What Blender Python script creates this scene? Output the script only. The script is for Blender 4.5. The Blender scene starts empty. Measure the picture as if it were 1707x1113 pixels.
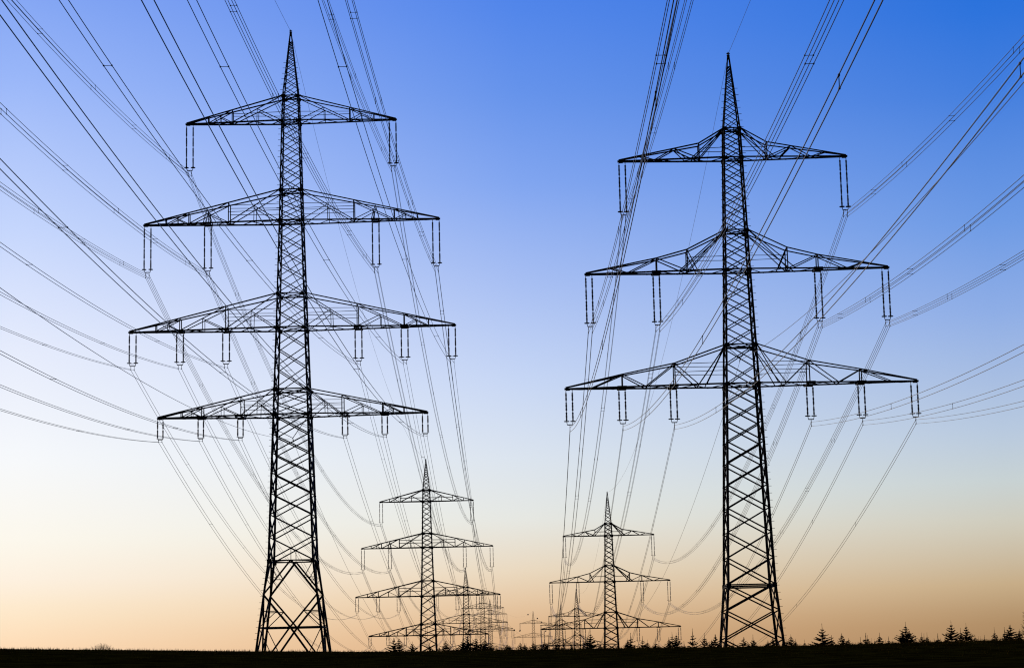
import bpy, math, random
from math import radians, sin, cos, pi, sqrt, atan2
from mathutils import Vector, Matrix

random.seed(7)
SC = bpy.context.scene
COL = SC.collection

# ------------------------------------------------------------------ camera
FPX, PW, PH = 3400.0, 1707.0, 1113.0          # focal length in photo pixels
ROLL, PITCH, YAW = 0.0222, radians(9.0906), radians(0.2900)
fwd = Vector((-sin(YAW) * cos(PITCH), cos(YAW) * cos(PITCH), sin(PITCH)))
r0 = Vector((cos(YAW), sin(YAW), 0)); u0 = r0.cross(fwd)
CR = (r0 * cos(ROLL) - u0 * sin(ROLL)).normalized()
CU = (r0 * sin(ROLL) + u0 * cos(ROLL)).normalized()
cam_data = bpy.data.cameras.new('camera')
cam_data.sensor_width = 36.0
cam_data.lens = 36.0 * FPX / PW
cam_data.clip_start = 0.5
cam_data.clip_end = 20000
cam = bpy.data.objects.new('camera', cam_data); COL.objects.link(cam)
m = Matrix.Identity(4)
for i in range(3):
    m[i][0] = CR[i]; m[i][1] = CU[i]; m[i][2] = -fwd[i]
cam.matrix_world = m                           # the eye is the origin of the world
SC.camera = cam
SC.view_settings.view_transform = 'Standard'
SC.view_settings.look = 'None'
SC.view_settings.exposure = 0.0
SC.view_settings.gamma = 1.0

def project(p):
    p = Vector(p); d = p.dot(fwd)
    return (PW / 2 + FPX * p.dot(CR) / d, PH / 2 - FPX * p.dot(CU) / d)
def plane_point(px, py, Y):
    d = fwd * FPX + CR * (px - PW / 2) - CU * (py - PH / 2)
    return d * (Y / d.y)

# ------------------------------------------------------------------ sky and sun
def lin(c):
    return tuple((v / 255 / 12.92) if v / 255 <= 0.04045 else ((v / 255 + 0.055) / 1.055) ** 2.4 for v in c)

world = bpy.data.worlds.new('World'); SC.world = world
world.use_nodes = True
nt = world.node_tree; nt.nodes.clear(); NL = nt.links.new
def node(t, **k):
    n = nt.nodes.new(t)
    for a, b in k.items(): setattr(n, a, b)
    return n
def math_node(op, a, b=None, c=None, clamp=False):
    n = node('ShaderNodeMath', operation=op); n.use_clamp = clamp
    for i, v in enumerate((a, b, c)):
        if v is None: continue
        if isinstance(v, (int, float)): n.inputs[i].default_value = v
        else: NL(v, n.inputs[i])
    return n.outputs[0]
tc = node('ShaderNodeTexCoord')
sep = node('ShaderNodeSeparateXYZ'); NL(tc.outputs['Generated'], sep.inputs[0])
X, Y, Z = sep.outputs
elev = math_node('ARCSINE', Z)
ZEN = [(30, (60, 118, 226)), (60, (24, 56, 128)), (90, (14, 34, 84))]
LEFT = [(0, (251, 212, 170)), (0.75, (254, 221, 184)), (1.39, (254, 230, 198)), (1.85, (254, 235, 208)), (2.36, (254, 240, 222)), (3.44, (253, 248, 236)),
        (5.77, (247, 249, 252)), (8.71, (230, 236, 253)), (11.99, (197, 214, 253)), (16.05, (154, 183, 249)), (18.2, (133, 167, 244)), (30, (74, 128, 232))] + ZEN[1:]
MID = [(0, (212, 166, 122)), (0.96, (222, 182, 140)), (1.7, (230, 200, 165)), (2.45, (234, 216, 190)), (3.95, (230, 232, 227)), (5.63, (219, 228, 239)), (7.82, (198, 214, 245)),
       (10.34, (169, 192, 243)), (13.23, (130, 166, 240)), (15.7, (103, 148, 235)), (18.18, (82, 134, 234)), (30, (44, 100, 214))] + ZEN[1:]
RIGHT = [(0, (166, 130, 92)), (0.81, (177, 143, 104)), (1.78, (199, 173, 136)), (3.4, (208, 204, 188)), (4.54, (200, 210, 211)), (5.84, (185, 202, 223)),
         (9.11, (143, 174, 230)), (11.56, (110, 155, 229)), (15.14, (68, 127, 222)), (17.4, (44, 115, 220)), (30, (26, 86, 192))] + ZEN[1:]
def sky_ramp(stops):
    r = node('ShaderNodeValToRGB'); cr = r.color_ramp; cr.interpolation = 'LINEAR'
    def at(e):
        for (a, ca), (b, cb) in zip(stops, stops[1:]):
            if a <= e <= b:
                k = (e - a) / (b - a); return tuple(ca[i] + (cb[i] - ca[i]) * k for i in range(3))
        return stops[-1][1]
    k = 0
    for e, c in stops:
        pos = min(1, e / 90)
        if k < 2: el = cr.elements[k]; el.position = pos
        else: el = cr.elements.new(pos)
        el.color = lin(c) + (1,); k += 1
    NL(math_node('DIVIDE', elev, pi / 2, clamp=True), r.inputs[0])
    return r.outputs[0]
def mix(f, a, b):
    n = node('ShaderNodeMix', data_type='RGBA')
    NL(f, n.inputs[0]); NL(a, n.inputs[6]); NL(b, n.inputs[7]); return n.outputs[2]
hyp = math_node('SQRT', math_node('ADD', math_node('MULTIPLY', X, X), math_node('ADD', math_node('MULTIPLY', Y, Y), 1e-6)))
saz = math_node('DIVIDE', X, hyp)
fl = math_node('MULTIPLY_ADD', saz, 1 / 0.241, 1.0, clamp=True)      # 0 at -14 deg, 1 at centre
fr = math_node('MULTIPLY', saz, 1 / 0.228, clamp=True)               # 0 at centre, 1 at +13 deg
col = mix(fr, mix(fl, sky_ramp(LEFT), sky_ramp(MID)), sky_ramp(RIGHT))
# the sky opposite the sunset is already dark blue dusk
DUSK = [(0, (24, 26, 40)), (8, (34, 32, 52)), (25, (20, 30, 64)), (60, (15, 33, 80)), (90, (14, 34, 84))]
fb = math_node('MULTIPLY_ADD', math_node('DIVIDE', Y, hyp), -1.0, 0.75, clamp=True)
col = mix(fb, col, sky_ramp(DUSK))
bg = node('ShaderNodeBackground'); NL(col, bg.inputs[0]); bg.inputs[1].default_value = 1.0
out = node('ShaderNodeOutputWorld'); NL(bg.outputs[0], out.inputs[0])

sun = bpy.data.lights.new('sun', 'SUN'); sun.energy = 0.5; sun.angle = radians(0.6); sun.color = (1.0, 0.72, 0.42)
so = bpy.data.objects.new('sun', sun); COL.objects.link(so)
SAZ, SEL = radians(-38), radians(1.2)          # low in the afterglow, beyond the left edge of the view
sd = Vector((sin(SAZ) * cos(SEL), cos(SAZ) * cos(SEL), sin(SEL)))
so.rotation_euler = sd.to_track_quat('Z', 'Y').to_euler()
SC.cycles.max_bounces = 3
SC.cycles.diffuse_bounces = 1
SC.cycles.glossy_bounces = 1
SC.cycles.filter_width = 1.15

# ------------------------------------------------------------------ materials
def material(name, base, rough=0.7, var=0.3, scale=4.0, spec=0.3, metal=0.0, second=None, detail=4):
    mt = bpy.data.materials.new(name); mt.use_nodes = True
    t = mt.node_tree; p = t.nodes['Principled BSDF']
    n = t.nodes.new('ShaderNodeTexNoise'); n.inputs['Scale'].default_value = scale; n.inputs['Detail'].default_value = detail
    c = t.nodes.new('ShaderNodeTexCoord'); t.links.new(c.outputs['Object'], n.inputs['Vector'])
    r = t.nodes.new('ShaderNodeValToRGB')
    r.color_ramp.elements[0].position = 0.35; r.color_ramp.elements[1].position = 0.65
    r.color_ramp.elements[0].color = tuple(v * (1 - var) for v in base) + (1,)
    r.color_ramp.elements[1].color = (second or tuple(v * (1 + var) for v in base)) + (1,)
    t.links.new(n.outputs['Fac'], r.inputs[0]); t.links.new(r.outputs[0], p.inputs['Base Color'])
    p.inputs['Roughness'].default_value = rough; p.inputs['Metallic'].default_value = metal
    p.inputs['Specular IOR Level'].default_value = spec
    return mt
M = {
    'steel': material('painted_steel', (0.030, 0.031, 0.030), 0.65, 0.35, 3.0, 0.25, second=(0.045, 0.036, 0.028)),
    'bright': material('zinc_fittings', (0.22, 0.24, 0.26), 0.45, 0.2, 8.0, 0.5, 0.4),
    'porcelain': material('brown_porcelain', (0.030, 0.016, 0.010), 0.35, 0.2, 6.0, 0.4),
    'wire': material('weathered_wire', (0.13, 0.115, 0.085), 0.42, 0.2, 2.0, 0.3, 0.7),
    'ground': material('field_soil', (0.090, 0.030, 0.001), 1.0, 0.55, 0.9, 0.0, second=(0.17, 0.070, 0.004), detail=8),
    'grass': material('field_grass', (0.08, 0.036, 0.004), 1.0, 0.6, 0.7, 0.0, second=(0.42, 0.22, 0.02)),
    'needles': material('fir_needles', (0.014, 0.022, 0.012), 0.8, 0.5, 3.0, 0.1),
    'bark': material('fir_bark', (0.028, 0.020, 0.014), 0.9, 0.3, 9.0, 0.1),
    'ball': material('marker_ball_paint', (0.06, 0.02, 0.015), 0.5, 0.1, 2.0, 0.3),
    'straw': material('dry_stalks', (0.10, 0.070, 0.030), 0.8, 0.4, 5.0, 0.1),
}

# ------------------------------------------------------------------ mesh helpers
class MB:
    def __init__(s): s.v = []; s.f = []
    def beam(s, p, q, w, L=True, u=None, t=None):
        """steel angle (L section) or flat bar from p to q; u = direction of one flange"""
        p = Vector(p); q = Vector(q); d = q - p
        if d.length < 1e-4: return
        d.normalize()
        if u is None: u = Vector((0, 0, 1)) if abs(d.z) < 0.9 else Vector((1, 0, 0))
        u = Vector(u); u = u - d * u.dot(d)
        if u.length < 1e-4: u = d.orthogonal()
        u.normalize(); v = d.cross(u)
        t = t or max(0.018, w * 0.16)
        if L: sec = [(0, 0), (w, 0), (w, t), (t, t), (t, w), (0, w)]; sec = [(a - w * .3, b - w * .3) for a, b in sec]
        else: sec = [(-w / 2, -w / 2), (w / 2, -w / 2), (w / 2, w / 2), (-w / 2, w / 2)]
        n = len(sec); b = len(s.v)
        for c in (p, q):
            for a, e in sec: s.v.append(tuple(c + u * a + v * e))
        for i in range(n):
            j = (i + 1) % n; s.f.append((b + i, b + j, b + n + j, b + n + i))
        s.f.append(tuple(b + i for i in reversed(range(n)))); s.f.append(tuple(b + n + i for i in range(n)))
    def box(s, c, sx, sy, sz):
        x, y, z = c; b = len(s.v)
        for dz in (-sz / 2, sz / 2):
            for dx, dy in ((-1, -1), (1, -1), (1, 1), (-1, 1)): s.v.append((x + dx * sx / 2, y + dy * sy / 2, z + dz))
        s.f += [(b + 3, b + 2, b + 1, b), (b + 4, b + 5, b + 6, b + 7)] + [(b + i, b + (i + 1) % 4, b + 4 + (i + 1) % 4, b + 4 + i) for i in range(4)]
    def tube(s, pts, r, n=4, r1=None):
        pts = [Vector(p) for p in pts]; b = len(s.v); N = len(pts)
        for k, p in enumerate(pts):
            d = (pts[min(k + 1, N - 1)] - pts[max(k - 1, 0)]).normalized()
            u = d.cross(Vector((0, 0, 1)))
            if u.length < 1e-3: u = d.cross(Vector((0, 1, 0)))
            u.normalize(); v = u.cross(d)
            rr = r if r1 is None else r + (r1 - r) * k / (N - 1)
            for i in range(n):
                a = 2 * pi * i / n + pi / 4
                s.v.append(tuple(p + u * (rr * cos(a)) + v * (rr * sin(a))))
        for k in range(N - 1):
            for i in range(n):
                j = (i + 1) % n
                s.f.append((b + k * n + i, b + k * n + j, b + (k + 1) * n + j, b + (k + 1) * n + i))
        s.f.append(tuple(b + i for i in reversed(range(n)))); s.f.append(tuple(b + (N - 1) * n + i for i in range(n)))
    def lathe(s, prof, n=10, o=(0, 0, 0)):
        b = len(s.v); N = len(prof)
        for r, z in prof:
            for i in range(n):
                a = 2 * pi * i / n; s.v.append((o[0] + r * cos(a), o[1] + r * sin(a), o[2] + z))
        for k in range(N - 1):
            for i in range(n):
                j = (i + 1) % n; s.f.append((b + k * n + i, b + k * n + j, b + (k + 1) * n + j, b + (k + 1) * n + i))
        s.f.append(tuple(b + i for i in reversed(range(n)))); s.f.append(tuple(b + (N - 1) * n + i for i in range(n)))
    def torus(s, c, R, r, n=16, k=5, sy=1.0):
        b = len(s.v)
        for i in range(n):
            a = 2 * pi * i / n
            for j in range(k):
                e = 2 * pi * j / k; q = R + r * cos(e)
                s.v.append((c[0] + q * cos(a), c[1] + q * sin(a) * sy, c[2] + r * sin(e)))
        for i in range(n):
            for j in range(k):
                s.f.append((b + i * k + j, b + ((i + 1) % n) * k + j, b + ((i + 1) % n) * k + (j + 1) % k, b + i * k + (j + 1) % k))
    def mesh(s, name, mat):
        me = bpy.data.meshes.new(name); me.from_pydata(s.v, [], s.f); me.materials.append(mat); me.update(); return me
    def build(s, name, mat, parent=None, loc=None):
        return link(name, s.mesh(name, mat), parent, loc)
def link(name, data, parent=None, loc=None):
    o = bpy.data.objects.new(name, data); COL.objects.link(o)
    if parent: o.parent = parent
    if loc is not None: o.location = loc
    return o
def tag(o, label=None, cat=None, group=None, kind=None):
    if label: o['label'] = label
    if cat: o['category'] = cat
    if group: o['group'] = group
    if kind: o['kind'] = kind
    return o
def copy_tree(o, parent=None):
    c = o.copy(); COL.objects.link(c); c.parent = parent
    for ch in list(o.children): copy_tree(ch, c)
    return c
def lerp(a, b, t): return a + (b - a) * t
def table(tb, x):
    if x <= tb[0][0]: return tb[0][1]
    for (a, va), (b, vb) in zip(tb, tb[1:]):
        if x <= b: return lerp(va, vb, (x - a) / (b - a))
    return tb[-1][1]

# ------------------------------------------------------------------ terrain
CREST = [(-400, 1080.0), (0, 1081), (200, 1082.5), (400, 1084.5), (560, 1085.3), (700, 1084.5), (850, 1082.5), (1000, 1080.5), (1200, 1078.5), (1350, 1075.5),
         (1500, 1071), (1600, 1068.5), (1707, 1066), (2100, 1058)]
CRS = []
for x_, y_ in CREST:
    p_ = plane_point(x_, y_, 95.0); CRS.append((p_.x / 95, p_.z / 95))
RC = 95.0
DROP = [(95, 0), (120, .12), (150, .5), (180, 1.2), (205, 1.9), (240, 2.9), (320, 6.5), (400, 12), (470, 17), (530, 21), (560, 23), (700, 31), (850, 35.5), (888, 36), (1200, 35), (1540, 31), (1900, 32.5), (3000, 38), (9000, 60)]
def smooth_noise(x, y):
    return 0.5 * sin(x * 0.11 + 1.3 * sin(y * 0.07)) + 0.3 * sin(x * 0.31 + y * 0.17 + 2) + 0.2 * sin(x * 0.83 - y * 0.29)
def ground_z(x, y):
    r = sqrt(x * x + y * y)
    if y > 1e-3: e = table(CRS, max(-0.55, min(0.55, x / y)))
    else: e = 0.0045
    if y <= 0: w = 0.0
    else: w = min(1, y / max(r, 1e-6) * 1.6)
    e = lerp(0.0045, e, w)
    if r <= RC: z = -1.65 + (e * RC + 1.65) * (r / RC) ** 1.3
    else: z = e * RC * max(0.0, 1 - (r - RC) / 500) - table(DROP, r)
    z += 0.02 * smooth_noise(x, y) * min(1, r / 40)
    if r > 300: z += 1.2 * smooth_noise(x * 0.06, y * 0.06) * min(1, (r - 300) / 300)
    return z
radii = [0] + [4 * i for i in range(1, 12)] + [48 + 2.5 * i for i in range(0, 45)] + [160, 166, 175, 190, 205, 225, 240, 260, 290, 320, 360, 400, 450, 500, 560, 630, 700, 800, 888, 1000, 1200, 1400, 1600, 1900, 2400, 3200, 4500, 6500, 9000]
angs = []
a = -180.0
while a < 180: angs.append(radians(a)); a += 0.5 if -22 <= a < 22 else 4.0
gm = MB(); gm.v.append((0, 0, ground_z(0, 0)))
for r in radii[1:]:
    for a in angs: gm.v.append((r * sin(a), r * cos(a), ground_z(r * sin(a), r * cos(a))))
nA = len(angs)
for i in range(nA): gm.f.append((0, 1 + (i + 1) % nA, 1 + i))
for k in range(len(radii) - 2):
    b = 1 + k * nA
    for i in range(nA):
        j = (i + 1) % nA; gm.f.append((b + i, b + j, b + nA + j, b + nA + i))
ground = gm.build('ground', M['ground'])
for p in ground.data.polygons: p.use_smooth = True
tag(ground, kind='structure')

# short winter grass on the near slope and along the crest
gr = MB(); rg = random.Random(3)
def blade(mb, x, y, h, w, rg, lean=0.35):
    a = rg.uniform(0, 2 * pi); z = ground_z(x, y) - 0.01; l = h * rg.uniform(0, lean); b2 = rg.uniform(0, 2 * pi)
    dx, dy = cos(a) * w, sin(a) * w; b = len(mb.v)
    mb.v += [(x - dx, y - dy, z), (x + dx, y + dy, z), (x + l * cos(b2), y + l * sin(b2), z + h)]
    mb.f.append((b, b + 1, b + 2))
for k in range(9000):
    r = 64 + 33 * sqrt(rg.random()); az = radians(rg.uniform(-15.5, 15.5))
    cx, cy = r * sin(az), r * cos(az)
    n = rg.choice((2, 3, 4, 6)); hh = rg.choice((.04, .05, .06, .07, .10)) * (0.7 + .5 * rg.random())
    for q in range(n): blade(gr, cx + rg.gauss(0, .10), cy + rg.gauss(0, .10), hh * rg.uniform(.6, 1.2), .009, rg)
for k in range(2600):
    r = rg.uniform(88, 97); az = radians(rg.uniform(-15.5, 15.5)); cx, cy = r * sin(az), r * cos(az)
    for q in range(rg.choice((1, 2, 4))): blade(gr, cx + rg.gauss(0, .06), cy + rg.gauss(0, .06), rg.uniform(.07, .17), .007, rg, .5)
go = gr.build('grass', M['grass']); tag(go, kind='stuff', label='short dark winter grass covering the field up to its crest', cat='grass')

# ------------------------------------------------------------------ pylons
class Kind: pass
LK = Kind()
LK.prof = [(-3.5, 4.58), (1.8, 3.92), (12.05, 2.63), (29.2, 2.07), (39.6, 1.73), (52.65, 1.35), (65.0, 1.05), (68.1, 0.95), (76.3, 0.07)]
LK.nodes = [12.05, 29.2, 32.2, 39.6, 43.7, 52.65, 56.4, 65.0, 68.1, 76.3]
LK.top = 76.3; LK.base = -1.2
LK.arms = [  # lower z, upper node z, half length, main posts
    dict(z=65.0, zt=68.1, L=12.7, posts=[.52, .77], hang=[12.3], drop=6.0, n=4, zc=58.8, name='quad'),
    dict(z=52.6, zt=56.4, L=17.75, posts=[.376, .67, .84], hang=[17.35, 10.1], drop=6.0, n=4, zc=46.4, name='quad', inv=10.1),
    dict(z=39.6, zt=43.7, L=19.45, posts=[.344, .656, .82], hang=[19.05, 13.4, 7.9], n=3, zc=35.1, name='twin'),
    dict(z=29.2, zt=32.2, L=15.97, posts=[.28, .62, .8], hang=[15.7, 10.9, 6.2], n=2, zc=26.4, name='twin')]
LK.sp = 0.80; LK.size = 1.0
RK = Kind()
RK.prof = [(-4.5, 3.4), (0.85, 2.90), (6.9, 2.36), (27.0, 1.66), (38.75, 1.26), (50.5, 0.95), (53.6, 0.85), (61.6, 0.07)]
RK.nodes = [-1.7, 6.9, 27.0, 31.0, 38.75, 42.85, 50.5, 53.6, 61.6]
RK.top = 61.6; RK.base = -1.6
RK.arms = [
    dict(z=50.5, zt=53.6, L=11.72, kink=[(.235, 1.58)], posts=[.235], hang=[11.38], n=4, zc=44.4, name='quad',
         diag=[('t0', 'b.235'), ('t0', 'b.31'), ('b.235', 't.47'), ('t.47', 'b.66'), ('b.66', 't.8'), ('t.47', 'b.36')]),
    dict(z=38.75, zt=42.85, L=15.45, kink=[(.27, 2.2), (.49, 1.42)], posts=[.27, .49], hang=[15.13, 8.25], n=4, zc=32.9, name='quad',
         diag=[('t0', 'b.27'), ('t0', 'b.33'), ('b.27', 't.49'), ('t.49', 'b.7'), ('b.7', 't.82'), ('t.27', 'b.2')]),
    dict(z=27.0, zt=31.0, L=17.8, kink=[(.317, 2.25), (.645, 1.3)], posts=[.317, .645], hang=[17.46, 12.1, 6.9], n=3, zc=22.9, name='twinv',
         diag=[('t0', 'b.17'), ('b.17', 't.317'), ('t.317', 'b.5'), ('b.5', 't.645'), ('t.645', 'b.84'), ('t0', 'b.12')])]
RK.sp = 0.64; RK.size = 0.92

def insulator_string(n, top, bot):
    """one continuous string: porcelain rods with ribs, bright metal joints between them"""
    mb = MB(); H = top - bot; seg = H / n; prof = []; met = []
    def add(r, z, m_): prof.append((r, z)); met.append(m_)
    for k in range(n):
        z0 = bot + k * seg; z1 = z0 + seg
        for rr, dz in ((.036, 0), (.036, .05), (.085, .06), (.085, .08), (.036, .09), (.036, .14)): add(rr, z0 + dz, 1)
        a_, b_ = z0 + .15, z1 - .02
        ns = max(5, int((b_ - a_) / 0.13)); st = (b_ - a_) / ns
        for i in range(ns):
            z = a_ + i * st
            for rr, q in ((0.062, .05), (0.105, .28), (0.105, .45), (0.060, .85)): add(rr, z + q * st, 0)
    for z in (top, top + .36): add(.036, z, 1)
    mb.lathe(prof, 8)
    me = mb.mesh('insulator_string', M['porcelain']); me.materials.append(M['bright'])
    for f_ in me.polygons:
        k = f_.index // 8
        if k < len(prof) - 1 and met[k] and met[k + 1]: f_.material_index = 1
    return me

MESHES = {}
def hang_set(kind, arm, x, parent, base):
    """two parallel strings under the arm, rings, yoke and clamps: a part of the pylon with the strings as sub-parts"""
    key = (id(kind), arm['z'])
    sp = kind.sp * (1.0 if arm['n'] > 2 else 0.8)
    zt = arm['z'] - 0.22; top = zt - 0.12; bot = arm['zc'] + (0.78 if arm['n'] > 2 else 0.42); zy = bot - 0.30 if arm['n'] > 2 else bot - 0.12
    o_z = arm['z']
    if key not in MESHES:
        y = MB()
        for s in (-1, 1):
            y.beam((s * sp / 2, 0, bot - o_z + .02), (s * sp / 2 * .8, 0, zy - o_z), 0.06, L=False)
        y.beam((-sp / 2 * .82, 0, zy - o_z), (sp / 2 * .82, 0, zy - o_z), 0.09, L=False)
        zc = arm['zc'] - o_z; w = 0.20
        if arm['name'] == 'quad':
            for s in (-1, 1):
                y.beam((s * w, 0, zy - o_z), (s * w, 0, zc - w), 0.05, L=False)
                for q in (-1, 1): y.box((s * w, 0, zc + q * w), 0.07, 0.34, 0.07)
        elif arm['name'] == 'twin':
            for s in (-1, 1):
                y.beam((s * w, 0, zy - o_z), (s * w, 0, zc), 0.05, L=False); y.box((s * w, 0, zc), 0.07, 0.32, 0.07)
            y.beam((-sp / 2, 0, bot - o_z), (sp / 2, 0, bot - o_z), 0.05, L=False)
        else:
            y.beam((0, 0, zy - o_z), (0, 0, zc - .21), 0.05, L=False)
            for q in (-1, 1): y.box((0, 0, zc + q * .21), 0.07, 0.34, 0.07)
        st = insulator_string(arm['n'], top - o_z, bot - o_z)
        rg_ = MB()
        if arm['n'] > 2:
            rg_.torus((0, 0, bot - o_z + 0.05), 0.25, 0.038)
            rg_.beam((-.25, 0, bot - o_z + .05), (.25, 0, bot - o_z + .05), .04, L=False)
        else: rg_.torus((0, 0, bot - o_z + 0.03), 0.12, 0.03, 10, 4)
        MESHES[key] = (y.mesh('insulator_set', M['steel']), st, rg_.mesh('grading_ring', M['steel']), sp)
    ym, st, rm, sp = MESHES[key]
    y = link('insulator_set', ym, parent, (x, 0, o_z - base))
    for s in (-1, 1):
        link('insulator_string', st, y, (s * sp / 2, 0, 0)); link('grading_ring', rm, y, (s * sp / 2, 0, 0))

def build_pylon(K, name='transmission_pylon', thick=1.0):
    root = bpy.data.objects.new(name, None); COL.objects.link(root)
    B = K.base; hw = lambda z: table(K.prof, z)
    P = lambda sx, sy, z: Vector((sx * hw(z), sy * hw(z), z - B))
    S = K.size * thick
    corners = [(-1, -1), (1, -1), (1, 1), (-1, 1)]
    # --- four legs with step bolts
    for sx, sy in corners:
        mb = MB(); zs = [q[0] for q in K.prof]
        for a, b in zip(zs, zs[1:]):
            w = (0.26 if b < 30 else 0.21 if b < 45 else 0.18 if b < 60 else 0.155) * S
            if b > zs[-2]: w = 0.13 * S
            mb.beam(P(sx, sy, a), P(sx, sy, b + .02), w, u=(-sx, 0, 0), t=0.030 if sy * sx > 0 else 0.031)
            # second flange of the angle must face inwards in y
        if (sx, sy) in ((-1, -1), (1, -1)):
            z = K.nodes[0] - 9
            while z < K.top - 3.5:
                if z > K.prof[0][0]:
                    c = P(sx, sy, z); mb.tube([c, c + Vector((sx * 0.36, 0, 0))], 0.028, 4)
                z += 0.70
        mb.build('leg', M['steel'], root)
    # --- lattice bracing of the shaft
    mb = MB(); faces = [(corners[i], corners[(i + 1) % 4]) for i in range(4)]
    def xpanel(z0, z1, w):
        for (a, b) in faces:
            nrm = Vector(((a[0] + b[0]) / 2, (a[1] + b[1]) / 2, 0)).normalized()
            tang = Vector((b[0] - a[0], b[1] - a[1], 0)).normalized()
            mb.beam(P(*a, z0) + nrm * .02, P(*b, z1) + nrm * .02, w, u=Vector((0, 0, 1)), t=.02)
            mb.beam(P(*b, z0) - nrm * .03, P(*a, z1) - nrm * .03, w, u=Vector((0, 0, 1)), t=.02)
    def ring(z, w, plan=False):
        for (a, b) in faces: mb.beam(P(*a, z), P(*b, z), w, u=(0, 0, 1))
        if plan: mb.beam(P(-1, -1, z), P(1, 1, z), w * .7); mb.beam(P(1, -1, z) - Vector((0, 0, .05)), P(-1, 1, z) - Vector((0, 0, .05)), w * .7)
    N = K.nodes
    for a, b in zip(N, N[1:]):
        last = b == N[-1]; zt_ = b - (1.2 if last else 0)
        z = a; steps = []
        while z < zt_ - 0.05:
            h = (1.18 if z < 27 else 1.3) * hw(z); steps.append(h); z += h
        if not steps: continue
        k = (zt_ - a) / sum(steps); z = a
        for h in steps:
            w = (0.145 if z < 27 else 0.112 if z < 42 else 0.10 if z < 60 else 0.09) * S
            if last: w = 0.075 * S
            xpanel(z, z + h * k, w); z += h * k
    for z in N[(0 if K is LK else 1):-1]: ring(z, 0.15 * S, z > 20)
    if K is LK:      # spread footing of the four-arm pylon: diamonds and horizontal girders
        zw, zd, zg, zb = 12.05, 8.1, 4.35, -1.6
        for (a, b) in faces:
            C = lambda z: (P(*a, z) + P(*b, z)) / 2
            for e in (a, b):
                mb.beam(C(zw), P(*e, zd), .20); mb.beam(P(*e, zd), C(zg), .20); mb.beam(C(zg), P(*e, zb), .20)
                q1 = (C(zw) + P(*e, zd)) / 2; q2 = (C(zg) + P(*e, zd)) / 2; q3 = (C(zg) + P(*e, zb)) / 2
                mb.beam(q1, P(*e, q1.z + B), .09); mb.beam(q2, P(*e, q2.z + B), .10); mb.beam(q3, P(*e, q3.z + B), .10)
                mb.beam(q1, P(*e, zw), .09); mb.beam(q2, P(*e, zg), .09); mb.beam(q3, P(*e, zg), .09)
                mb.beam(q1 + (C(zw) - q1) * -.45, P(*e, q1.z + B), .07)
            ring(zg, .16) if a == faces[0][0] else None
            mb.beam(C(zw), C(zw + 1.55) , .08)
        Cs = [((P(*a, zw) + P(*b, zw)) / 2) for a, b in faces]
        for i in range(4): mb.beam(Cs[i], Cs[(i + 1) % 4], .07)
        Cs = [((P(*a, zg) + P(*b, zg)) / 2) for a, b in faces]
        for i in range(4): mb.beam(Cs[i], Cs[(i + 1) % 4], .08)
    else:
        ring(6.72, .14)
    for z in N[1:-1] + ([12.05] if K is LK else []):      # gusset plates at the arm joints
        for sx, sy in corners:
            c = P(sx, sy, z); mb.box((c.x - sx * .10, c.y, c.z - .05), 0.50 * S, 0.035, 0.46 * S); mb.box((c.x, c.y - sy * .10, c.z - .05), 0.034, 0.50 * S, 0.44 * S)
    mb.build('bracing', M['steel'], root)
    # --- tip with the earth wire clamp
    tb = MB(); zt = K.top - B
    tb.lathe([(0.05, zt - .5), (0.16, zt - .1), (0.16, zt), (0.06, zt + .06), (0.06, zt + .28), (.02, zt + .36)], 8)
    tb.box((0, 0, zt + .16), 0.34, 0.16, 0.09); tb.build('peak_cap', M['steel'], root)
    # --- cross arms
    for A in K.arms:
        ab = MB(); zl, zt2, L = A['z'], A['zt'], A['L']; h0 = hw(zl); h1 = hw(zt2)
        kink = A.get('kink')
        hts = [(0.0, zt2 - zl)] + (kink or []) + [(1.0, 0.14)]
        def lo(s, sy, f):
            return Vector((s * lerp(h0, L, f), sy * lerp(h0, .13, f), zl - B))
        def tp(s, sy, f):
            x = lerp(h1 if f < 1e-6 else h0, L, f); w = lerp(h1, .10, min(1, f * (1.0)))
            return Vector((s * x, sy * w, zl - B + table(hts, f)))
        for s in (-1, 1):
            for sy in (-1, 1):
                ab.beam(lo(s, sy, 0), lo(s, sy, 1), .17 * S, u=(0, 0, 1), t=.03)
                fs = [0] + [k[0] for k in (kink or [])] + [1]
                for f0, f1 in zip(fs, fs[1:]): ab.beam(tp(s, sy, f0), tp(s, sy, f1), .135 * S, u=(0, 0, 1), t=.03)
                for f in A['posts']:
                    ab.beam(lo(s, sy, f), tp(s, sy, f), .12 * S, u=(1, 0, 0))
                if 'diag' in A:
                    for e0, e1 in A['diag']:
                        g = [(tp if e[0] == 't' else lo)(s, sy, float(e[1:] or 0)) for e in (e0, e1)]
                        ab.beam(g[0], g[1], .11 * S)
                else:
                    ps = [0.0] + A['posts'] + [1.0]
                    for i in range(len(ps) - 1):
                        f0, f1 = ps[i], ps[i + 1]
                        if f0 > .8: continue
                        a_, b_ = tp(s, sy, f0), lo(s, sy, f1); m_ = (a_ + b_) / 2; fm = (f0 + f1) / 2
                        ab.beam(a_, b_, .10 * S)
                        if f1 < .9: ab.beam(lo(s, sy, f0), m_, .09 * S); ab.beam(m_, lo(s, sy, fm), .075 * S)
                # rails of the walkway between shaft and first post
                f1 = A['posts'][0]
                for q in (.42, .68):
                    a_ = Vector((s * h0 * .97, sy * h0 * .97, zl - B + (zt2 - zl) * q * .8)); b_ = lo(s, sy, f1).lerp(tp(s, sy, f1), q)
                    b_.z = a_.z
                    if b_.z < tp(s, sy, f1).z: ab.beam(a_, b_, .06 * S)
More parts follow.
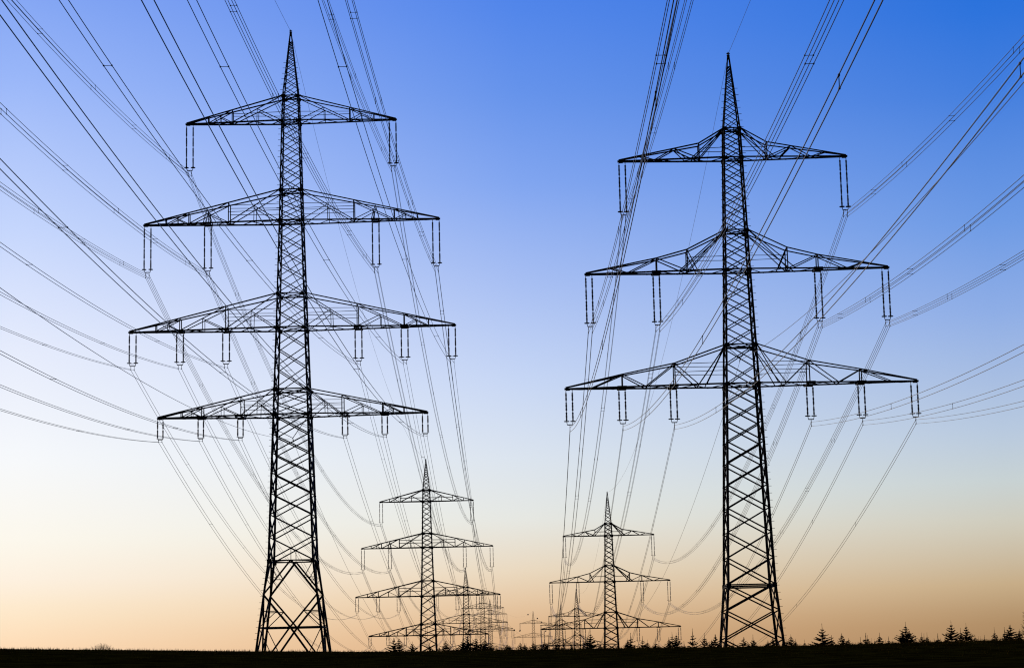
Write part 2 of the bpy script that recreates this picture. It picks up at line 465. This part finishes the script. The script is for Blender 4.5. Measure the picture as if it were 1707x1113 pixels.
            for f in A['posts'] + [.98]:
                ab.beam(lo(s, -1, f), lo(s, 1, f), .11 * S); ab.beam(tp(s, -1, f), tp(s, 1, f), .09 * S)
            nz = int((L - h0) / 1.5)
            for i in range(nz):
                f0, f1 = i / nz, (i + 1) / nz; sg = 1 if i % 2 else -1
                dz = Vector((0, 0, -.05)); ab.beam(lo(s, sg, f0) + dz, lo(s, -sg, f1) + dz, .085 * S)
            ab.box((s * (L - .45), 0, zl - B + .03), 1.15, .30, .17)
            ab.box((s * (L - .22), 0, zl - B - .03), .42, .34, .20)
            for x in A['hang'][1:]:
                f = (x - h0) / (L - h0)
                for dx in (-K.sp / 2, K.sp / 2):
                    w = lerp(h0, .13, f) + .05; ab.box((s * x + dx, 0, zl - B - .10), .12, 2 * w, .13)
                ab.box((s * x, -lerp(h0, .13, f) - .02, zl - B), .95, .035, .30); ab.box((s * x, lerp(h0, .13, f) + .02, zl - B), .95, .035, .30)
            if 'inv' in A:
                f = (A['inv'] - h0) / (L - h0)
                for sy in (-1, 1):
                    ap = tp(s, sy, f) * 1.0; ap.z -= .1
                    for df in (-.03, .03): ab.beam(lo(s, sy, f + df), ap, .10)
        # inner part through the shaft
        for sy in (-1, 1): ab.beam(lo(-1, sy, 0), lo(1, sy, 0), .17 * S, u=(0, 0, 1), t=.031)
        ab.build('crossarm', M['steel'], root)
        for x in A['hang']:
            for s in (-1, 1): hang_set(K, A, s * x, root, B)
    # --- hanger of the low earth wire inside the shaft
    hb = MB(); A = K.arms[-1]
    zh = (26.55 if K is LK else 29.8); zz = A['z'] if K is LK else 30.9
    w = hw(zz)
    if K is LK:
        hb.beam((-w * .9, 0, zh + 1.0 - B), (0, 0, zh - B), .07, L=False); hb.beam((w * .9, 0, zz - B), (0, 0, zh - B), .07, L=False); hb.beam((0, 0, zh - B), (.1, 0, zh - .45 - B), .09, L=False)
        hb.beam((-w * .9, -w, zh + 1.0 - B), (-w * .9, w, zh + 1.0 - B), .08); hb.beam((w * .9, -w, zz - B), (w * .9, w, zz - B), .08)
    else:
        hb.beam((-w * .8, 0, zz - B), (0, 0, zh - B), .06, L=False); hb.beam((w * .8, 0, zz - B), (0, 0, zh - B), .06, L=False); hb.beam((0, 0, zh - B), (-.08, 0, zh - .4 - B), .08, L=False)
        hb.beam((-w, 0, zz - B), (w, 0, zz - B), .08)
    hb.build('earth_wire_hanger', M['steel'], root)
    return root

# name, depth, axis x, dz
LT = [(-82, -27.45, 8.0), (240, -27.42, 0.0), (552, -26.95, -22.0), (888, -26.9, -36.2), (1224, -27.3, -33.8), (1546, -28.9, -30.3)]
RT = [(-117, 21.2, 10.0), (205, 22.07, 0.0), (527, 21.0, -19.3), (847, 19.8, -33.0), (1169, 18.2, -31.2), (1497, 20.1, -28.2)]
ORD = ['', 'nearest', 'second', 'third', 'fourth', 'fifth']
protoL = build_pylon(LK); protoR = build_pylon(RK)
farL = build_pylon(LK, thick=1.4); farR = build_pylon(RK, thick=1.4)
def put(root, K, D, ax, dz, label, group):
    root.location = (ax, D, K.base + dz); tag(root, label, 'pylon', group)
ll = ['', 'biggest pylon, left foreground, four crossarms and a leg section spreading at the base',
      'second pylon of the left row, four crossarms, half as tall as the foreground one',
      'third pylon of the left row, its tip rising above the right arm of the second',
      'fourth pylon of the left row, small, between the third and the fifth',
      'fifth and smallest pylon of the left row, beside firs on the horizon']
rl = ['', 'big pylon at the right with three kinked crossarms, standing among the firs',
      'second pylon of the right row, three crossarms, right of the picture centre',
      'third pylon of the right row, its tip below the left arm of the second',
      'fourth pylon of the right row, small, just left of the third',
      'fifth and smallest pylon of the right row, leftmost in its cluster']
for i in range(1, 6):
    o = protoL if i == 1 else farL if i == 2 else copy_tree(farL); put(o, LK, *LT[i], ll[i], 'pylons of the left power line')
    o = protoR if i == 1 else farR if i == 2 else copy_tree(farR); put(o, RK, *RT[i], rl[i], 'pylons of the right power line')
CT = (1900, 4.1, -31.5)
o = copy_tree(farL); put(o, LK, *CT, 'tiny far pylon standing alone in the gap between the two rows', None)

# ------------------------------------------------------------------ power lines
def catenary(P0, P1, sag, n):
    pts = []
    for k in range(n + 1):
        t = k / n; p = P0.lerp(P1, t); p.z -= 4 * sag * t * (1 - t); pts.append(p)
    return pts
def cat_at(P0, P1, sag, d):
    L_ = (P1 - P0).length; t = d / L_; p = P0.lerp(P1, t); p.z -= 4 * sag * t * (1 - t); return p
RW = 0.021
def bar_mesh(a_, b_):
    mb = MB(); mb.tube([a_, b_], .016, 6)
    for c in (a_, b_): mb.box(c, .06, .12, .06)
    return mb.mesh('spacer', M['wire'])
HB = bar_mesh((-.2, 0, 0), (.2, 0, 0)); VB = bar_mesh((0, 0, -.2), (0, 0, .2))
OFF = {'quad': [(-.2, .2), (.2, .2), (-.2, -.2), (.2, -.2)], 'twin': [(-.2, 0), (.2, 0)], 'twinv': [(0, .21), (0, -.21)]}
WORD = {'quad': 'four-wire line', 'twin': 'two-wire line', 'twinv': 'stacked two-wire line'}
def power_line(kind_, P0, P1, sag, detail, label, group, spac, nseg, name='power_line', rw=None, swap=0):
    P0 = Vector(P0); P1 = Vector(P1); rw = rw or RW
    if detail:
        root = bpy.data.objects.new(name, None); COL.objects.link(root); root.location = P0
        for dx, dz in OFF[kind_]:
            o_ = Vector((dx, 0, dz)); mb = MB(); mb.tube([q - P0 + o_ for q in catenary(P0, P1, sag, nseg)], rw)
            mb.build('conductor', M['wire'], root)
        for k, d in enumerate(spac):
            c = cat_at(P0, P1, sag, d) - P0
            if kind_ == 'twin': link('spacer', HB, root, c)
            elif kind_ == 'twinv': link('spacer', VB, root, c)
            elif (k + swap) % 2 == 0:
                for q in (-.2, .2): link('spacer', HB, root, c + Vector((0, 0, q)))
            else:
                for q in (-.2, .2): link('spacer', VB, root, c + Vector((q, 0, 0)))
    else:
        mb = MB()
        for dx, dz in OFF.get(kind_, [(0, 0)]):
            o_ = Vector((dx, 0, dz)); mb.tube([q - P0 + o_ for q in catenary(P0, P1, sag, nseg)], rw)
        root = mb.build(name, M['wire'], None, P0)
    tag(root, label, 'power line' if kind_ != 'earth' else 'earth wire', group)
    return root
LEV = {'L': ['top', 'second', 'third', 'lowest'], 'R': ['top', 'middle', 'lowest']}
POS = {1: [('left tip', -1, 0), ('right tip', 1, 0)],
       2: [('left tip', -1, 0), ('left inner end', -1, 1), ('right inner end', 1, 1), ('right tip', 1, 0)],
       3: [('left tip', -1, 0), ('left midpoint', -1, 1), ('left inner end', -1, 2), ('right inner end', 1, 2), ('right midpoint', 1, 1), ('right tip', 1, 0)]}
SIDE = {'L': 'left', 'R': 'right'}
WHERE = ['from the big {s} pylon overhead', 'between first two {s} pylons', 'between second and third {s} pylons', 'between third and fourth {s} pylons', 'between fourth and fifth {s} pylons']
S0 = [[11, 10, 10.3, 9.8], [10.5, 10.3, 10.8]]
S1 = [[10.6, 10.8, 10.8, 10.2], [12.2, 12.2, 12.0]]
for sd_, K, TT in (('L', LK, LT), ('R', RK, RT)):
    for i in range(5):
        (Da, xa, za), (Db, xb, zb) = (TT[i], TT[i + 1]) if i else (TT[1], TT[0])
        w_ = WHERE[i].format(s=SIDE[sd_])
        for li, A in enumerate(K.arms):
            sag = (S0 if i == 0 else S1)[0 if sd_ == 'L' else 1][li]
            if i > 1: sag = 10.5
            for pn, s, idx in POS[len(A['hang'])]:
                x = s * A['hang'][idx]
                P0 = (xa + x, Da, A['zc'] + za); P1 = (xb + x, Db, A['zc'] + zb)
                off = rg.uniform(-2, 2)
                if A['name'] == 'quad': spac = ([15, 31, 51, 72, 114, 140, 165, 195, 230, 265, 300] if sd_ == 'R' else [16, 36, 56, 77, 97, 118, 145, 175, 210, 250, 290]) if i == 0 else [14, 40, 64, 92, 124, 156, 190, 222, 250, 276, 300]
                else: spac = [45, 96, 146, 200, 255, 300] if i == 0 else [40, 96, 150, 205, 262, 300]
                spac = [d + off for d in spac]
                lab = '%s at %s of %s crossarm, %s' % (WORD[A['name']], pn, LEV[sd_][li], w_)
                power_line(A['name'], P0, P1, sag, i < 3, lab, 'power lines of the %s row' % SIDE[sd_], spac, (72, 48, 32, 24, 20)[i], rw=(.021, .023, .028, .034, .04)[i], swap=int(sd_ == 'L' and i == 0))
        power_line('earth', (xa, Da, K.top + za + .1), (xb, Db, K.top + zb + .1), 8.9 if i == 0 and sd_ == 'L' else 8.2 if i == 0 else 10.5, False,
                   'thin single wire at the tips of the pylons, ' + w_, 'single earth wires', [], (72, 48, 32, 24, 20)[i], 'earth_wire', .018)
        zl_ = 26.35 if sd_ == 'L' else 29.6
        power_line('earth', (xa, Da, zl_ + za), (xb, Db, zl_ + zb), 10, False,
                   'single wire through the middle of the pylon shafts, ' + w_, 'single earth wires', [], (72, 48, 32, 24, 20)[i], 'earth_wire', .019)
# lines that end at the far lone pylon, with round marker balls
far = []
def far_line(a_, b_, lab, kind_='twin'):
    power_line(kind_, a_, b_, 9, False, lab, 'power lines to the far lone pylon', [], 20); far.append((Vector(a_), Vector(b_)))
D5, x5, z5 = LT[5]; DR, xr, zr = RT[5]; DC, xc, zc_ = CT
for s, nm in ((-1, 'left'), (1, 'right')):
    far_line((x5 + s * 12.3, D5, 58.8 + z5), (xc + s * 12.3, DC, 58.8 + zc_), 'line at %s tip of top crossarm, between fifth left pylon and lone far pylon' % nm)
far_line((x5, D5, 76.4 + z5), (xc, DC, 76.4 + zc_), 'single tip wire between fifth left pylon and lone far pylon', 'earth')
far_line((xr, DR, 61.7 + zr), (xc, DC, 76.4 + zc_), 'single tip wire between fifth right pylon and lone far pylon', 'earth')
for s, nm in ((-1, 'left'), (1, 'right')):
    far_line((xr + s * 15, DR, 32.9 + zr), (xc + s * 17.3, DC, 46.4 + zc_), 'line at %s tip of second crossarm, between fifth right pylon and lone far pylon' % nm)
bm_ = MB(); bm_.lathe([(0.02, -.62), (.3, -.56), (.5, -.4), (.62, -.08), (.62, .08), (.5, .4), (.3, .56), (.02, .62)], 12)
ballm = bm_.mesh('marker_ball', M['ball'])
for px, py, lab in ((883, 1029.5, 'dark marker ball just upper left of the lone far pylon tip'), (894.5, 1030.8, 'dark marker ball right of the lone far pylon tip'),
                (871, 1044.5, 'dark marker ball left of the lone far pylon, nearest to it of three'), (864, 1048.3, 'middle one of three dark marker balls left of the lone far pylon'),
                (857.5, 1049, 'dark marker ball left of the lone far pylon, farthest of three'), (899.5, 1041.2, 'dark marker ball under the right top arm of the lone far pylon'),
                (913.8, 1055, 'dark marker ball right of the lone far pylon, beside the right row')):
    best = None
    for a_, b_ in far:
        for q in catenary(a_, b_, 9, 120):
            X_, Y_ = project(q); d = (X_ - px) ** 2 + (Y_ - py) ** 2
            if best is None or d < best[0]: best = (d, q)
    tag(link('marker_ball', ballm, None, best[1]), lab, 'marker ball', 'marker balls on the far wires')

# ------------------------------------------------------------------ young firs behind the crest
def fir(seed, H, leaders=1, dense=1.0, wide=.42, lead=.26):
    r = random.Random(seed); root = bpy.data.objects.new('young_fir', None); COL.objects.link(root)
    tb = MB(); cb = MB()
    pts = [(r.uniform(-.01, .01) * H, r.uniform(-.01, .01) * H, H * k / 5) for k in range(6)]; pts[0] = (0, 0, -.05)
    tb.tube(pts, .022 * H ** .9, 6, .010)
    leadtop = [(Vector((0, 0, H * (1 - lead))), Vector((0, 0, H)))]
    for k in range(1, leaders):
        a = r.uniform(0, 2 * pi); c = Vector(pts[4]); c.z = H * (1 - lead) ; e = Vector((cos(a) * .05 * H, sin(a) * .02 * H, 0))
        tb.tube([c, c + e + Vector((0, 0, .03 * H)), c + e * 1.25 + Vector((0, 0, lead * .85 * H))], .014, 5, .010)
        leadtop.append((c + e * 1.1 + Vector((0, 0, .05 * H)), c + e * 1.25 + Vector((0, 0, lead * .85 * H))))
    def twig(p, d, L, w):
        """a needled shoot: crossed flat sprays with a ragged outline"""
        d = d.normalized(); up = Vector((0, 0, 1)); s_ = d.cross(up)
        if s_.length < .01: s_ = Vector((1, 0, 0))
        s_.normalize(); v_ = s_.cross(d)
        n = max(3, int(L / .05))
        for ax in (s_, v_):
            b = len(cb.v); ring_ = []
            for k in range(n + 1):
                t = k / n; ww = w * (1 - .55 * t) * r.uniform(.65, 1.25)
                q = p + d * (L * t); cb.v.append(tuple(q + ax * ww)); cb.v.append(tuple(q - ax * ww))
            for k in range(n): cb.f.append((b + 2 * k, b + 2 * k + 1, b + 2 * k + 3, b + 2 * k + 2))
        for k in range(int(n * 2.2)):
            t = r.random(); q = p + d * (L * t); aa = r.uniform(0, 2 * pi); o_ = (s_ * cos(aa) + v_ * sin(aa)) * w * 1.9 + d * w * 1.4
            b = len(cb.v); cb.v += [tuple(q - d * .008), tuple(q + d * .008), tuple(q + o_)]; cb.f.append((b, b + 1, b + 2))
    z = H * (1 - lead); base = .04 * H; k = 0
    gap = .098 * H
    for c, e in leadtop: twig(c, e - c, (e - c).length * .97, .021)
    while z > base:
        t = 1 - z / H; Lb = H * wide * 1.6 * (t - lead * .62) ** .9 * r.uniform(.85, 1.1); Lb = max(.06 * H, Lb)
        nb = max(4, int((5 + r.randint(0, 2)) * dense)); a0 = r.uniform(0, 2 * pi)
        for i in range(nb):
            a = a0 + 2 * pi * i / nb + r.uniform(-.25, .25); L = Lb * r.uniform(.65, 1.12)
            el0 = r.uniform(.0, .25) + .35 * (z / H) - .10; el1 = el0 + r.uniform(.20, .45)
            p = Vector((0, 0, z + r.uniform(-.02, .02) * H)); segs = max(3, int(L / .11)); w = .031 + .008 * r.random()
            for sgm in range(segs):
                el = lerp(el0, el1, sgm / segs); d = Vector((cos(a) * cos(el), sin(a) * cos(el), sin(el))); l = L / segs
                q = p + d * l
                twig(p, d, l * 1.15, w * (1.1 - .3 * sgm / segs))
                if sgm >= 0:
                    for s in (-1, 1):
                        if r.random() < .88:
                            sa = a + s * r.uniform(.7, 1.0); sl = L * .42 * (1 - .65 * sgm / segs) * r.uniform(.6, 1.1)
                            sdv = Vector((cos(sa) * cos(el), sin(sa) * cos(el), sin(el) * .8 + r.uniform(-.12, .12)))
                            twig(p + d * l * .5, sdv, sl, w * .9)
                            if sl > .22:
                                for s2 in (-1, 1): twig(p + d * l * .5 + sdv * sl * .45, Vector((cos(sa + s2 * .8), sin(sa + s2 * .8), .2)), sl * .45, w * .8)
                p = q
        if k % 2 == 0 and dense > .7:      # internodal twigs
            for i in range(3):
                a = r.uniform(0, 2 * pi); twig(Vector((0, 0, z - gap * .5)), Vector((cos(a), sin(a), .35)), Lb * .45, .026)
        z -= gap * r.uniform(.8, 1.15); k += 1
    tb.build('trunk', M['bark'], root); cb.build('crown', M['needles'], root)
    root['h'] = H
    return root
protos = [fir(11, 2.6, 1, 1.15, .44, .24), fir(12, 2.3, 1, 1.0, .40, .22), fir(13, 1.8, 1, .9, .40, .34), fir(14, 1.9, 3, 1.0, .46, .20),
          fir(15, 1.6, 1, .8, .34, .42), fir(16, 2.5, 2, 1.3, .50, .20), fir(17, 2.4, 1, .75, .36, .30)]
# photo x, photo y of the tip, prototype, width factor, distance
TR = [(656, 1061, 3, 1.0), (665, 1058.5, 1, .9), (687, 1067, 5, 1.0), (732, 1071, 2, .9), (743, 1063, 1, 1.2), (716, 1069, 2, 1.0), (771, 1064, 5, 1.2), (779, 1058, 5, 1.0), (793, 1057, 0, 1.25), (808, 1062, 5, 1.0),
      (817, 1066, 0, 1.1), (835, 1076, 2, 1.2), (850, 1073, 4, 1.2), (867, 1067, 1, 1.1), (877, 1070, 4, 1.0), (889, 1066, 5, 1.0), (907, 1065, 0, 1.1), (912, 1070, 5, .8), (928, 1068, 5, 1.0), (938, 1071, 2, 1.2), (953, 1070, 5, .9),
      (972, 1064, 4, .8), (984, 1049, 0, 1.05), (979, 1060, 2, 1.3), (1000, 1067, 2, 1.1), (1008, 1070, 4, 1.0), (1029, 1069, 4, 1.0), (1051, 1053, 6, 1.35), (1046, 1062, 5, .8), (1071, 1058, 6, 1.2), (1079, 1064, 2, 1.1), (1093, 1063, 2, 1.2),
      (1115, 1060, 5, .8), (1120, 1051, 6, 1.1), (1127, 1052.5, 1, 1.0), (1140, 1067, 4, 1.3), (1154, 1045.5, 6, .95), (1174, 1053, 2, 1.05), (1192, 1055, 3, 1.0), (1186, 1064, 5, .9), (1212, 1066, 2, 1.1), (1222, 1064, 4, 1.0), (1239, 1060, 3, 1.1), (1247, 1068, 5, .8), (1255, 1056, 2, 1.0),
      (1280, 1065, 5, 1.0), (1288, 1060, 3, .9), (1318, 1055, 1, 1.1), (1310, 1060, 4, 1.2), (1326, 1063, 2, 1.2), (1341, 1064, 4, 1.0), (1355, 1067, 4, 1.0),
      (1370, 1037.5, 0, 1.05), (1386, 1057, 2, 1.2), (1403, 1053.5, 3, 1.05), (1421, 1068, 4, .7), (1434, 1060, 4, 1.3), (1443, 1053, 4, 1.5), (1446, 1057, 2, .9), (1453, 1062, 4, .8), (1458, 1062, 4, .8), (1466, 1052.5, 2, 1.1),
      (1481, 1059, 4, 1.3), (1488, 1062, 4, .7), (1509, 1034.5, 0, 1.05), (1504, 1047, 1, 1.0), (1516, 1049, 5, .9), (1536, 1052.5, 2, 1.0), (1540, 1054, 4, 1.0), (1545, 1052.5, 2, .9), (1557, 1062, 4, 1.0), (1563, 1054, 4, 1.3), (1568, 1061, 4, .9),
      (1585, 1032.5, 1, .95), (1578, 1052, 4, .9), (1601, 1044.5, 2, 1.0), (1610, 1036.5, 1, .85), (1617, 1051, 4, .9), (1631, 1058.5, 4, .5), (1634, 1058.5, 4, .5), (1641, 1056.5, 4, 1.2),
      (1657, 1043.5, 2, .75), (1667, 1057, 4, .7), (1674, 1043.5, 4, .9), (1679, 1047, 2, .8), (1684, 1039.5, 3, 1.25), (1699, 1046, 5, .9)]
xr_ = random.Random(21)
for lo_, hi_, n_ in ((640, 720, 3), (735, 850, 8), (850, 1015, 9), (1015, 1260, 10), (1260, 1500, 11), (1500, 1707, 10)):
    for q in range(n_):
        px = xr_.uniform(lo_, hi_); cy_ = table(CREST, px)
        TR.append((px, cy_ - xr_.choice((4, 5, 7, 9, 12)), xr_.choice((2, 4, 4, 5, 5)), xr_.uniform(.8, 1.4)))
TR.sort()
def words(n):
    u = ['', 'first', 'second', 'third', 'fourth', 'fifth', 'sixth', 'seventh', 'eighth', 'ninth', 'tenth', 'eleventh', 'twelfth', 'thirteenth', 'fourteenth', 'fifteenth', 'sixteenth', 'seventeenth', 'eighteenth', 'nineteenth']
    t = ['', '', 'twenty', 'thirty', 'forty', 'fifty', 'sixty', 'seventy', 'eighty', 'ninety']; to = ['', '', 'twentieth', 'thirtieth', 'fortieth', 'fiftieth', 'sixtieth', 'seventieth', 'eightieth', 'ninetieth']
    if n < 20: return u[n]
    return to[n // 10] if n % 10 == 0 else t[n // 10] + '-' + u[n % 10]
ref = {0: 'tall full', 1: 'slender layered', 2: 'small airy', 3: 'several-tipped', 4: 'tiny spindly', 5: 'squat bushy', 6: 'open branched'}
used = {}; rt = random.Random(5)
# landmarks that split the row of firs: numbering restarts at each pylon
marks = [(0, 712, 'left of the second left pylon', 1), (712, 889, 'between second left pylon and the lone far pylon', 1), (889, 1015, 'between the lone far pylon and second right pylon', 1),
         (1015, 1252, 'between second right pylon and the big right pylon', 1), (1252, 1500, 'right of the big right pylon', 1), (1500, 1800, 'leftwards from the right picture edge', -1)]
for lo_, hi_, where, direc in marks:
    sel = [t for t in TR if lo_ <= t[0] < hi_]
    if direc < 0: sel = sel[::-1]
    for n, (px, py, k, wf) in enumerate(sel, 1):
        o = protos[k] if k not in used else copy_tree(protos[k]); used[k] = 1
        Yd = rt.uniform(108, 140); top = plane_point(px, py, Yd); gz = ground_z(top.x, Yd)
        h = max(.35, top.z - gz); H0 = o['h']; sc = h / H0
        o.location = (top.x, Yd, gz - .03); o.scale = (sc * wf, sc * wf, sc); o.rotation_euler = (0, 0, rt.uniform(0, 6.28))
        tag(o, ('%s young fir, %s %s' % (ref[k], words(n), ('fir ' + where) if direc > 0 else 'fir ' + where)), 'fir tree', 'young firs behind the crest')
for k, p in enumerate(protos):
    if k not in used:
        for ch in list(p.children): bpy.data.objects.remove(ch)
        bpy.data.objects.remove(p)

# bare deciduous sapling cut by the right edge
def bare(seed, H, parent):
    r = random.Random(seed); tb = MB(); bb = MB()
    tb.tube([(0, 0, 0), (.02, 0, H * .4), (-.01, 0, H * .75), (.01, 0, H)], .03, 6, .008)
    for k in range(46):
        t = r.uniform(.12, .97); a = r.uniform(0, 2 * pi); L = H * .42 * (1 - t * .75) * r.uniform(.6, 1.1)
        p = Vector((0, 0, H * t)); d = Vector((cos(a) * .6, sin(a) * .6, .8)).normalized(); q = p + d * L
        bb.tube([p, p.lerp(q, .5) + Vector((0, 0, -.02)), q + Vector((0, 0, .04))], .009, 4, .003)
        for j in range(6):
            s = p.lerp(q, r.uniform(.25, 1)); aa = a + r.uniform(-1.3, 1.3); dd = Vector((cos(aa), sin(aa), .9)).normalized()
            e = s + dd * L * r.uniform(.2, .45); bb.tube([s, e], .005, 3, .002)
            for w in range(2):
                f_ = s.lerp(e, r.uniform(.3, 1)); bb.tube([f_, f_ + Vector((r.uniform(-.1, .1), r.uniform(-.1, .1), r.uniform(0, .09)))], .004, 3, .002)
    tb.build('trunk', M['bark'], parent); bb.build('branches', M['bark'], parent)
root = bpy.data.objects.new('bare_sapling', None); COL.objects.link(root)
tp_ = plane_point(1711, 1024, 122); gz = ground_z(tp_.x, 122); bare(4, tp_.z - gz, root); root.location = (tp_.x, 122, gz - .02)
tag(root, 'bare twiggy sapling cut off by the right picture edge', 'sapling')
# dry weed clump on the crest at the left
wb = MB(); rw_ = random.Random(9); c0 = plane_point(171, 1081, 96.5); gz = ground_z(c0.x, 96.5)
for k in range(150):
    x = rw_.gauss(0, .34); a = x * .5 + rw_.gauss(0, .25); L = .42 * rw_.uniform(.3, 1.05) * math.exp(-(x / .55) ** 2)
    b_ = rw_.gauss(0, .25); p = Vector((x, rw_.gauss(0, .2), -.02)); d = Vector((a, b_, 1)).normalized(); q = p + d * L
    wb.tube([p, p.lerp(q, .6), q + Vector((a * .1, 0, 0))], .004, 3, .0015)
    for j in range(2):
        s = p.lerp(q, rw_.uniform(.4, .95)); wb.tube([s, s + Vector((rw_.uniform(-.07, .07), 0, rw_.uniform(.02, .07)))], .003, 3, .0015)
tag(wb.build('weed_clump', M['straw'], None, (c0.x, 96.5, gz)), 'dry weed clump sticking up from the field crest at far left', 'weed')
